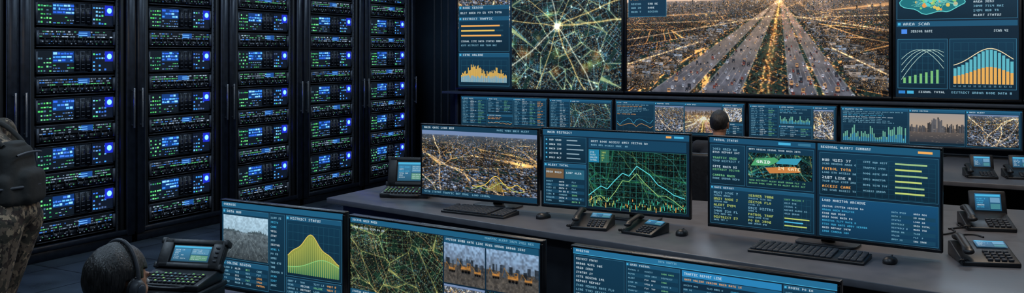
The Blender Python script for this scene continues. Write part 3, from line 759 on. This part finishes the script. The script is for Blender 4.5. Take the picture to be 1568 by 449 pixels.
desk([(-4.9,8.4),(2.4,8.4),(2.4,10.7),(-6.45,10.7),(-6.45,10.1)],.75,[(-6.25,10.4,.3,.5),(-4.4,9.7,.35,1.4),(-.9,9.4,.35,1.4),(2.2,9.5,.3,2.0),(-2,10.3,8,.04)])

# ------------------------------------------------------------------ desk objects
def keyboard(x,y,rz,w=.5,d=.19,z=.75):
    root=empty('computer_keyboard',(x,y,z),rz); b=MB()
    b.prism([(-d/2,0),(d/2,0),(d/2,.026),(-d/2,.014)],-w/2,w/2); b.obj('keyboard_body',[M_PLAST],root,bevel=.004)
    k=MB(); nr=6; nc=19; cw=(w-.02)/nc; ch=(d-.02)/nr
    for r_ in range(nr):
        c_=0
        while c_<nc:
            n=6 if (r_==0 and c_==5) else 1
            if c_ in (14,) or (r_==5 and c_ in (1,)): c_+=1; continue
            yy=-d/2+.01+ch*(r_+.5); zz=.014+.012*((yy+d/2)/d)
            k.box(-w/2+.01+cw*(c_+n/2),yy,zz+.005,cw*n-.005,ch-.006,.011,0); c_+=n
    k.obj('keys',[M_KEY],root,bevel=.0012,seg=1)
def mouse(x,y,rz,z=.75):
    root=empty('computer_mouse',(x,y,z),rz)
    hulls('mouse_shell',[[((0,-.022,.008),(.034,.038,.030)),((0,.03,.006),(.031,.034,.022))]],M_PLAST,root,flat0=True)
    cbox('scroll_wheel',(.008,.02,.012),(0,.035,.028),M_KEY,root,.003); cbox('button_seam',(.0016,.05,.004),(0,.04,.0275),M_DARK,root,0)
def phone(x,y,rz,s=1.0,z=.75,tall=False,seed=0,name='desk_telephone'):
    root=empty(name,(x,y,z),rz); root.scale=(s,s,s); b=MB()
    b.prism([(-.11,0),(.11,0),(.11,.06),(.08,.065),(-.11,.018)],-.11,.11); b.obj('phone_body',[M_PLAST],root,bevel=.005)
    k=MB(); sl=math.atan2(.047,.19)
    for i in range(4):
        for j in range(4):
            yy=-.09+i*.024; k.box(.0+j*.026,yy,.023+(yy+.09)*.247+.004,.019,.016,.009,0)
    k.obj('keypad',[M_KEY],root,bevel=.0015,seg=1)
    hulls('handset',[[((-.08,-.08,.055),(.024,.028,.014)),((-.08,-.055,.065),(.02,.02,.012))],[((-.08,-.06,.068),(.019,.03,.01)),((-.08,.05,.094),(.019,.03,.01))],[((-.08,.045,.092),(.02,.02,.012)),((-.08,.075,.083),(.024,.028,.016))]],M_PLAST,root,voxel=.004,sm=2)
    cu=[( -.09+.007*math.cos(t*.9)-.03*math.sin(t/60*3.14), -.10-.03*math.sin(t/60*3.14)+t*.0005, .02+.007*math.sin(t*.9)) for t in range(60)]
    curve('coiled_cord',cu,.002,M_PLAST,root)
    c=Canvas(.12,.075 if not tall else .085,60,40,seed,(30,80,112)); c.rect(2,2,56,5,CYN,2); c.panel(2,9,30,29,False,(34,92,128)); c.block(4,11,26,26,6,WHT,(CYN,),th=4); c.rect(35,9,22,12,(96,140,170),3); c.rect(35,24,22,12,(60,120,130),3)
    if tall:
        h=MB(); h.box(0,0,.055,.17,.022,.12,0); h.obj('display_housing',[M_PLAST],root,(.03,.085,.055),(-.35,0,0),.006)
        o=c.done('display',root,(0,0,0)); o.rotation_euler=(-.35,0,0)
        o.location=Vector((.03,.085,.055))+Matrix.Rotation(-.35,3,'X')@Vector((0,-.0125,.014))
    else:
        o=c.done('display',root,(.04,.018,.0545)); o.rotation_euler=(-math.pi/2+sl+.02,0,0); o.scale=(1,1,.8)
    return root
def rugged(x,y,rz,s=1.0,z=.75,seed=0,lh=.20,tilt=-.28):
    root=empty('rugged_laptop',(x,y,z),rz); root.scale=(s,s,s); b=MB()
    b.prism([(-.12,0),(.12,0),(.12,.055),(.05,.055),(-.12,.03)],-.17,.17); b.obj('base_case',[M_PLAST],root,bevel=.008)
    k=MB()
    for i in range(4):
        for j in range(12): 
            yy=-.10+i*.03; k.box(-.135+j*.0245,yy,.0345+(yy+.1)*.147+.003,.019,.022,.008,0)
    k.obj('keys',[M_KEY],root,bevel=.002,seg=1)
    g=MB()
    for i in range(4):
        for j in range(12):
            if random.random()<.6:
                yy=-.10+i*.03; X=-.135+j*.0245; Z=.0345+(yy+.1)*.147+.0082
                g.quad([(X-.005,yy-.004,Z),(X+.005,yy-.004,Z),(X+.005,yy+.004,Z+.001),(X-.005,yy+.004,Z+.001)],0,tuple(lin(random.choice([(80,150,80),(110,160,80),(70,120,140)]))))
    g.obj('key_legends',[LED],root)
    T=tilt; M=Matrix.Rotation(T,3,'X'); o0=Vector((0,.085,.05))
    h=MB(); h.box(0,0,lh/2,.34,.035,lh,0); h.box(0,-.02,.014,.32,.012,.026,0); h.box(0,-.02,lh-.014,.32,.012,.026,0)
    for s_ in(-1,1): h.box(s_*.138,-.02,lh/2,.06,.012,lh-.004,0); h.box(s_*.165,0,lh-.01,.03,.05,.03,0); h.box(s_*.165,0,.012,.03,.05,.03,0)
    for k_ in range(4): h.box(.138,-.028,.04+k_*(lh-.06)/4,.02,.008,.012,1)
    h.obj('lid_case',[M_PLAST,M_KEY],root,o0,(T,0,0),.005)
    c=Canvas(.20,lh-.07,100,60,seed,(34,84,112)); c.rect(0,0,100,7,CYN,2); c.panel(3,10,44,46,False,(44,104,138)); c.block(6,14,38,40,8,WHT,(CYN,),th=5)
    c.rect(50,10,46,22,(70,126,156),3); c.rect(50,35,46,20,(84,136,112),3); c.block(53,38,40,16,7,WHT); c.block(53,13,40,16,7,WHT)
    o=c.done('display',root,o0+M@Vector((0,-.0185,.034))); o.rotation_euler=(T,0,0)
    curve('carry_handle',[(-.1,-.115,.02),(-.1,-.15,.02),(.1,-.15,.02),(.1,-.115,.02)],.008,M_PLAST,root)
    return root

rugged(-3.93,5.62,.35,1.1,seed=2)
keyboard(-3.07,5.22,-.05,.5,.2); mouse(-2.62,5.27,-.2)
phone(-2.22,5.15,.15,1.05,seed=4); phone(-1.87,5.13,-.2,.95,seed=5); mouse(-1.66,5.18,.1)
keyboard(-.90,4.98,-.08,.60,.20); mouse(-.5,5.0,-.1)
phone(-.08,6.28,.25,1.25,tall=True,seed=6); phone(-.08,5.27,.30,1.25,seed=7)
phone(-.16,8.8,.2,1.1,tall=True,seed=8); phone(.14,8.9,.2,1.1,tall=True,seed=9)
keyboard(-2.2,8.65,0,.45,.17)
st=empty('equipment_riser',(-3.0,2.60,.75),.30); cbox('riser_top',(.34,.30,.02),(0,0,.106),M_PLAST,st); 
for s in(-1,1): cbox('riser_leg_l' if s<0 else 'riser_leg_r',(.02,.28,.098),(s*.155,0,.049),M_PLAST,st)
rugged(-3.0,2.64,.30,.86,z=.867,seed=11,lh=.15,tilt=-.6)
for i,(x,y) in enumerate(((-.3,5.9),(-.28,6.1),(-.25,5.7))):
    curve('desk_cable',[(x,y,.755),(x+.08,y+.1,.757),(x+.02,y+.22,.755),(x+.12,y+.3,.757),(x+.16,y+.42-.1*i,.755)],.005,M_PLAST)
curve('desk_cable',[(-3.65,5.75,.756),(-3.5,5.65,.756),(-3.45,5.8,.756),(-3.2,5.75,.756)],.005,M_PLAST)

# ------------------------------------------------------------------ chairs & people
def chair(x,y,rz,backh=.95):
    root=empty('office_chair',(x,y,0),rz)
    cbox('seat',(.5,.48,.08),(0,0,.44),M_PLAST,root,.03,seg=4)
    cbox('backrest',(.46,.06,.5),(0,-.27,backh-.25),M_PLAST,root,.028,(.08,0,0),4)
    cbox('back_support',(.06,.03,.4),(0,-.29,.58),M_PLAST,root,.008)
    hulls('gas_column',[[((0,0,.1),(.03,.03,.02)),((0,0,.38),(.03,.03,.02))]],M_GREY,root)
    b=[]; c=[]
    for i in range(5):
        t=i*6.283/5+.3; X,Y=math.cos(t),math.sin(t); b.append([((0,0,.11),(.035,.035,.02)),((.29*X,.29*Y,.075),(.018,.018,.012))]); c.append([((.29*X,.29*Y,.03),(.03,.03,.03))])
    hulls('star_base',b,M_PLAST,root); hulls('casters',c,M_KEY,root)
    for s in (-1,1): cbox('armrest_l' if s<0 else 'armrest_r',(.06,.26,.03),(s*.28,-.02,.66),M_PLAST,root,.012); cbox('arm_post_l' if s<0 else 'arm_post_r',(.03,.05,.22),(s*.28,-.02,.54),M_PLAST,root,.008)

M_SKIN=mat('skin',(172,124,98),0.5,0,0.12,14,0.03); M_LIP=mat('lips',(130,78,66),0.5); M_EYE=mat('eye_white',(200,200,196),0.2); M_IRIS=mat('iris',(30,20,15),0.2)
def hairmat():
    m=D.materials.new('black_hair'); m.use_nodes=True; nt=m.node_tree; b=nt.nodes['Principled BSDF']; b.inputs['Roughness'].default_value=.38; b.inputs['Specular IOR Level'].default_value=.6
    tc=nt.nodes.new('ShaderNodeTexCoord'); mp=nt.nodes.new('ShaderNodeMapping'); mp.inputs['Scale'].default_value=(90,90,14)
    n=nt.nodes.new('ShaderNodeTexNoise'); n.inputs['Scale'].default_value=2.2; n.inputs['Detail'].default_value=4; n.inputs['Distortion'].default_value=.6
    cr=nt.nodes.new('ShaderNodeValToRGB'); cr.color_ramp.elements[0].position=.35; cr.color_ramp.elements[0].color=(.004,.0035,.0035,1); cr.color_ramp.elements[1].position=.68; cr.color_ramp.elements[1].color=(.032,.028,.027,1)
    bp=nt.nodes.new('ShaderNodeBump'); bp.inputs['Strength'].default_value=.7; bp.inputs['Distance'].default_value=.006
    nt.links.new(tc.outputs['Object'],mp.inputs[0]); nt.links.new(mp.outputs[0],n.inputs['Vector']); nt.links.new(n.outputs['Fac'],cr.inputs['Fac']); nt.links.new(cr.outputs['Color'],b.inputs['Base Color']); nt.links.new(n.outputs['Fac'],bp.inputs['Height']); nt.links.new(bp.outputs['Normal'],b.inputs['Normal'])
    return m
M_HAIR=hairmat()
M_SHIRT=mat('dark_jacket_cloth',(34,38,47),0.85,0,0.25,30,0.3); M_BOOT=mat('boot_leather',(24,20,17),0.5,0,0.2,20,0.1)
def camo():
    m=D.materials.new('camouflage_cloth'); m.use_nodes=True; nt=m.node_tree; b=nt.nodes['Principled BSDF']; b.inputs['Roughness'].default_value=.85
    tc=nt.nodes.new('ShaderNodeTexCoord'); last=None
    base=nt.nodes.new('ShaderNodeRGB'); base.outputs[0].default_value=(*lin((100,86,72)),1); last=base.outputs[0]
    for sc,th,col,off in ((20,.53,(58,54,44),0),(26,.56,(50,38,32),5),(34,.60,(140,122,100),9),(44,.62,(28,25,23),13)):
        mp=nt.nodes.new('ShaderNodeMapping'); mp.inputs['Location'].default_value=(off,off,off); mp.inputs['Scale'].default_value=(1,1,.7)
        n=nt.nodes.new('ShaderNodeTexNoise'); n.inputs['Scale'].default_value=sc; n.inputs['Detail'].default_value=3
        g=nt.nodes.new('ShaderNodeMath'); g.operation='GREATER_THAN'; g.inputs[1].default_value=th
        mx=nt.nodes.new('ShaderNodeMix'); mx.data_type='RGBA'; mx.inputs[7].default_value=(*lin(col),1)
        nt.links.new(tc.outputs['Object'],mp.inputs[0]); nt.links.new(mp.outputs[0],n.inputs['Vector']); nt.links.new(n.outputs['Fac'],g.inputs[0]); nt.links.new(g.outputs[0],mx.inputs[0]); nt.links.new(last,mx.inputs[6]); last=mx.outputs[2]
    nt.links.new(last,b.inputs['Base Color'])
    n=nt.nodes.new('ShaderNodeTexNoise'); n.inputs['Scale'].default_value=9; bp=nt.nodes.new('ShaderNodeBump'); bp.inputs['Strength'].default_value=.6; bp.inputs['Distance'].default_value=.03
    nt.links.new(tc.outputs['Object'],n.inputs['Vector']); nt.links.new(n.outputs['Fac'],bp.inputs['Height']); nt.links.new(bp.outputs['Normal'],b.inputs['Normal'])
    return m
M_CAMO=camo()

def head(parent,c,rot,headset=False):
    h=D.objects.new('head',None); h.location=c; h.rotation_euler=rot; link(h,parent)
    H=[[((0,-.012,.03),(.076,.096,.088))],[((0,.02,0),(.066,.074,.07)),((0,.062,-.088),(.026,.026,.02))],[((0,-.02,-.03),(.066,.07,.05)),((0,.03,-.075),(.05,.04,.03))],
       [((0,.088,.012),(.008,.008,.01)),((0,.107,-.026),(.011,.011,.009))],[((-.035,.078,.028),(.02,.012,.007)),((.035,.078,.028),(.02,.012,.007))],
       [((.014,.098,-.03),(.008,.009,.006)),((-.014,.098,-.03),(.008,.009,.006))],
       [((0,-.02,-.06),(.052,.055,.05)),((0,-.035,-.18),(.06,.06,.03))]]
    for s in(-1,1): H.append([((s*.079,-.012,.012),(.009,.02,.018)),((s*.076,-.004,-.022),(.007,.012,.014))]); H.append([((s*.04,.05,-.02),(.026,.026,.022))])
    hulls('face_and_neck',H,M_SKIN,h,voxel=.005,sm=3)
    hulls('lips',[[((-.018,.088,-.058),(.008,.006,.005)),((.018,.088,-.058),(.008,.006,.005)),((0,.093,-.058),(.012,.006,.007))]],M_LIP,h)
    for s,n in((-1,'l'),(1,'r')):
        hulls('eye_'+n,[[((s*.032,.079,.004),(.013,.011,.009))]],M_EYE,h); hulls('iris_'+n,[[((s*.032,.0885,.004),(.005,.003,.005))]],M_IRIS,h)
        hulls('eyebrow_'+n,[[((s*.018,.09,.028),(.006,.004,.004)),((s*.05,.078,.03),(.006,.004,.003))]],M_HAIR,h)
    bm=bmesh.new(); bmesh.ops.create_uvsphere(bm,u_segments=72,v_segments=52,radius=1)
    for v in bm.verts:
        x,y,z=v.co; k=1+.016*math.sin(x*7+z*5)*math.cos(y*6+z*4)+.006*math.sin(math.atan2(y,x)*23+z*6)
        v.co=Vector((x*.083*k,y*.105*k-.014,z*.102*k+.032))
    kill=[v for v in bm.verts if (v.co.y>.035 and v.co.z<.055+.006*math.cos(v.co.x*60)) or (v.co.z<-.052) or (v.co.y>-.035 and v.co.z<.022 and abs(v.co.x)>.05) or (v.co.y>-.03 and v.co.z<0)]
    bmesh.ops.delete(bm,geom=kill,context='VERTS')
    me=D.meshes.new('hair'); bm.to_mesh(me); bm.free(); me.materials.append(M_HAIR); o=D.objects.new('hair',me); link(o,h); smooth(o)
    s=o.modifiers.new('sol','SOLIDIFY'); s.thickness=.014; s.offset=-1
    if headset:
        pts=[(.096*math.cos(t/16*math.pi),-.005,.0+.140*math.sin(t/16*math.pi)) for t in range(17)]
        curve('headset_band',pts,.0065,M_KEY,h)
        for s_,n in((-1,'l'),(1,'r')):
            hulls('earcup_'+n,[[((s_*.092,-.008,-.005),(.010,.030,.036)),((s_*.108,-.008,-.005),(.006,.022,.027))]],M_KEY,h)
            hulls('earcup_plate_'+n,[[((s_*.114,-.008,-.005),(.003,.015,.019))]],M_GREY,h)
            hulls('ear_pad_'+n,[[((s_*.084,-.008,-.005),(.008,.034,.040))]],M_PLAST,h)
        curve('mic_boom',[(.1,.01,-.02),(.1,.06,-.06),(.07,.11,-.075),(.03,.125,-.07)],.003,M_PLAST,h); hulls('microphone',[[((.03,.125,-.07),(.012,.008,.008))]],M_DARK,h)
    return h
def hand(parent,w,d,side,curl=.5):
    o=[]; o.append([((0,0,0),(.024,.022,.016)),((0,.07,0),(.037,.02,.013))])
    for x,l,rt in((-.029,.07,.0085),(-.010,.08,.009),(.010,.074,.0087),(.028,.058,.0078)):
        x*=side; y,z=.08,0; a=.25*curl; r=rt
        for k,f in enumerate((.42,.33,.25)):
            y2=y+l*f*math.cos(a); z2=z-l*f*math.sin(a); o.append([((x,y,z),r),((x*1.05,y2,z2),r*.9)]); y,z=y2,z2; x*=1.05; a+=.75*curl; r*=.9
    o.append([((-.022*side,.02,-.004),.012),((-.052*side,.05,-.012),.0105)]); o.append([((-.052*side,.05,-.012),.0105),((-.06*side,.08,-.02),.009)])
    ob=hulls('hand_l' if side<0 else 'hand_r',o,M_SKIN,parent,voxel=.004,sm=2,loc=w)
    ob.rotation_mode='QUATERNION'; ob.rotation_quaternion=Vector(d).to_track_quat('Y','Z')
def person(name,loc,rz,J,cloth,headrot=(0,0,0),headset=False,bulk=1.0):
    root=empty(name,loc,rz); V=lambda k:Vector(J[k]); H=[]; g=bulk
    H.append([(J['pelvis'],(.165*g,.125*g,.10)),(J['waist'],(.145*g,.105*g,.07))]); H.append([(J['waist'],(.145*g,.105*g,.07)),(J['chest'],(.17*g,.125*g,.11))])
    nb=V('neck'); up=nb-Vector((0,0,.05)); H.append([(J['chest'],(.17*g,.125*g,.11)),(tuple(up),(.13*g,.085*g,.04))]); H.append([(tuple(up),(.08,.075,.04)),(tuple(nb+Vector((0,-.01,.028))),(.066,.068,.02))])
    for s in('l','r'):
        H.append([(tuple(up),(.07,.07,.05)),(J['sh_'+s],(.062*g,.062*g,.058*g))]); H.append([(J['sh_'+s],.062*g),(J['el_'+s],.049*g)]); H.append([(J['el_'+s],.05*g),(J['wr_'+s],.036*g)])
        H.append([(J['hip_'+s],.098*g),(J['kn_'+s],.066*g)]); H.append([(J['kn_'+s],.068*g),(J['an_'+s],.052*g)])
    hulls('body_clothing',H,cloth,root,voxel=.012,sm=5)
    for s,q in(('l',-1),('r',1)):
        a=V('an_'+s); t=V('toe_'+s); hulls('boot_'+s,[[((a.x,a.y,a.z),(.052,.055,.05)),((a.x,a.y-.02,.04),(.045,.055,.038))],[((a.x,a.y-.02,.035),(.044,.055,.034)),((t.x,t.y,.03),(.045,.05,.03))]],M_BOOT,root,voxel=.008,sm=2)
        d=(V('wr_'+s)-V('el_'+s)).normalized(); hand(root,tuple(V('wr_'+s)+d*.03),tuple(d),q)
    head(root,J['head'],headrot,headset)
    return root
def seated(dz=0.0):
    J=dict(pelvis=(0,-.02,.585),waist=(0,-.04,.72),chest=(0,-.03,.90+dz*.6),neck=(0,-.02,1.045+dz),head=(0,.02,1.185+dz))
    for s,q in(('l',-1),('r',1)):
        J['sh_'+s]=(q*.185,-.02,.985+dz);J['el_'+s]=(q*.235,.10,.79+dz*.5);J['wr_'+s]=(q*.14,.34,.80); J['hip_'+s]=(q*.095,0,.575);J['kn_'+s]=(q*.13,.42,.56);J['an_'+s]=(q*.13,.40,.12);J['toe_'+s]=(q*.14,.53,.03)
    return J
person('seated_operator',(-2.20,7.93,0),0,seated(0.0),M_SHIRT,(.0,0,0)); chair(-2.20,7.93,0,.96)
person('seated_operator_with_headset',(-2.45,1.90,0),.15,seated(-.09),M_SHIRT,(-.08,0,-.12),True); chair(-2.45,1.90,.15,.9)
J=dict(pelvis=(0,0,.98),waist=(0,.03,1.12),chest=(0,.11,1.28),neck=(0,.20,1.46),head=(0,.30,1.60))
for s,q in(('l',-1),('r',1)):
    J['sh_'+s]=(q*.20,.15,1.40);J['el_'+s]=(q*.26,.08,1.12);J['wr_'+s]=(q*.25,.20,.90);J['hip_'+s]=(q*.10,-.01,.93);J['kn_'+s]=(q*.12,.05 if q<0 else .12,.50);J['an_'+s]=(q*.12,-.06 if q<0 else .12,.12);J['toe_'+s]=(q*.14,.08 if q<0 else .26,.03)
sd=person('camouflaged_soldier',(-4.63,2.95,0),math.radians(118.4),J,M_CAMO,(-.35,0,0),False,1.14)
M_PACK=mat('pack_fabric',(34,33,31),0.8,0,0.3,20,0.4)
e=lambda x,y,z,a,b_,c_: ((x,y,z),(a,b_,c_))
hulls('backpack',[[e(-.07,-.03,1.29,.06,.055,.05),e(.07,-.03,1.29,.06,.055,.05),e(-.08,-.06,1.06,.06,.065,.05),e(.08,-.06,1.06,.06,.065,.05)],
   [e(-.05,-.12,1.17,.05,.04,.045),e(.05,-.12,1.17,.05,.04,.045),e(-.05,-.12,1.07,.05,.045,.045),e(.05,-.12,1.07,.05,.045,.045)],
   [e(-.13,-.04,1.15,.035,.045,.04),e(-.13,-.05,1.06,.035,.05,.04)],[e(.13,-.04,1.15,.035,.045,.04),e(.13,-.05,1.06,.035,.05,.04)],
   [e(-.04,-.02,1.34,.05,.045,.02),e(.04,-.02,1.34,.05,.045,.02)]],M_PACK,sd,voxel=.009,sm=2)
curve('pack_seam',[(-.12,-.105,1.29),(0,-.115,1.31),(.12,-.105,1.29)],.006,M_KEY,sd); curve('compression_strap',[(-.17,-.03,1.12),(-.10,-.155,1.13),(.10,-.155,1.13),(.17,-.03,1.12)],.008,M_KEY,sd)
for s in(-1,1): curve('pack_strap_l' if s<0 else 'pack_strap_r',[(s*.1,-.02,1.34),(s*.12,.10,1.47),(s*.13,.26,1.42),(s*.14,.27,1.25),(s*.16,.10,1.08),(s*.13,-.04,1.08)],.013,M_PACK,sd)

# ------------------------------------------------------------------ lights
def area(name,loc,sx,sy,p,col,rot=(0,0,0)):
    l=D.lights.new(name,'AREA'); l.shape='RECTANGLE'; l.size=sx; l.size_y=sy; l.energy=p; l.color=col
    o=D.objects.new(name,l); o.location=loc; o.rotation_euler=rot; link(o); return o
M_LP=emat('light_diffuser',2.0,(190,215,240))
cool=(.60,.80,1.0); warm=(1.0,.82,.64)
for x,y,p,c in((-6,4.5,25,cool),(-6,7,25,cool),(-6,9.5,24,cool),(-3,3.6,28,cool),(-2.4,6.1,34,warm),(0,3.6,24,cool),(.4,6.3,34,warm),(-3,9.2,18,cool),(0,9.2,18,cool),(-4.4,1.6,30,cool),(-1.8,.6,18,cool),(1.8,1,8,cool)):
    root=empty('ceiling_light_panel',(x,y,ZC)); cbox('light_frame',(1.26,.36,.04),(0,0,-.02),M_GREY,root,.004); cbox('diffuser',(1.2,.3,.01),(0,0,-.043),M_LP,root,0)
    area('ceiling_lamp',(x,y,ZC-.06),1.2,.3,p,c)
w=D.worlds.new('world'); SC.world=w; w.use_nodes=True; w.node_tree.nodes['Background'].inputs[0].default_value=(.02,.04,.07,1); w.node_tree.nodes['Background'].inputs[1].default_value=.3

# ------------------------------------------------------------------ camera
cam=D.cameras.new('camera'); cam.lens=36*1384/1568; cam.sensor_width=36; cam.shift_y=-144.5/1568; cam.clip_end=60
co=D.objects.new('camera',cam); co.location=(0,0,CAMZ); co.rotation_euler=(math.pi/2,0,math.atan2(.4759,.8795)); link(co); SC.camera=co
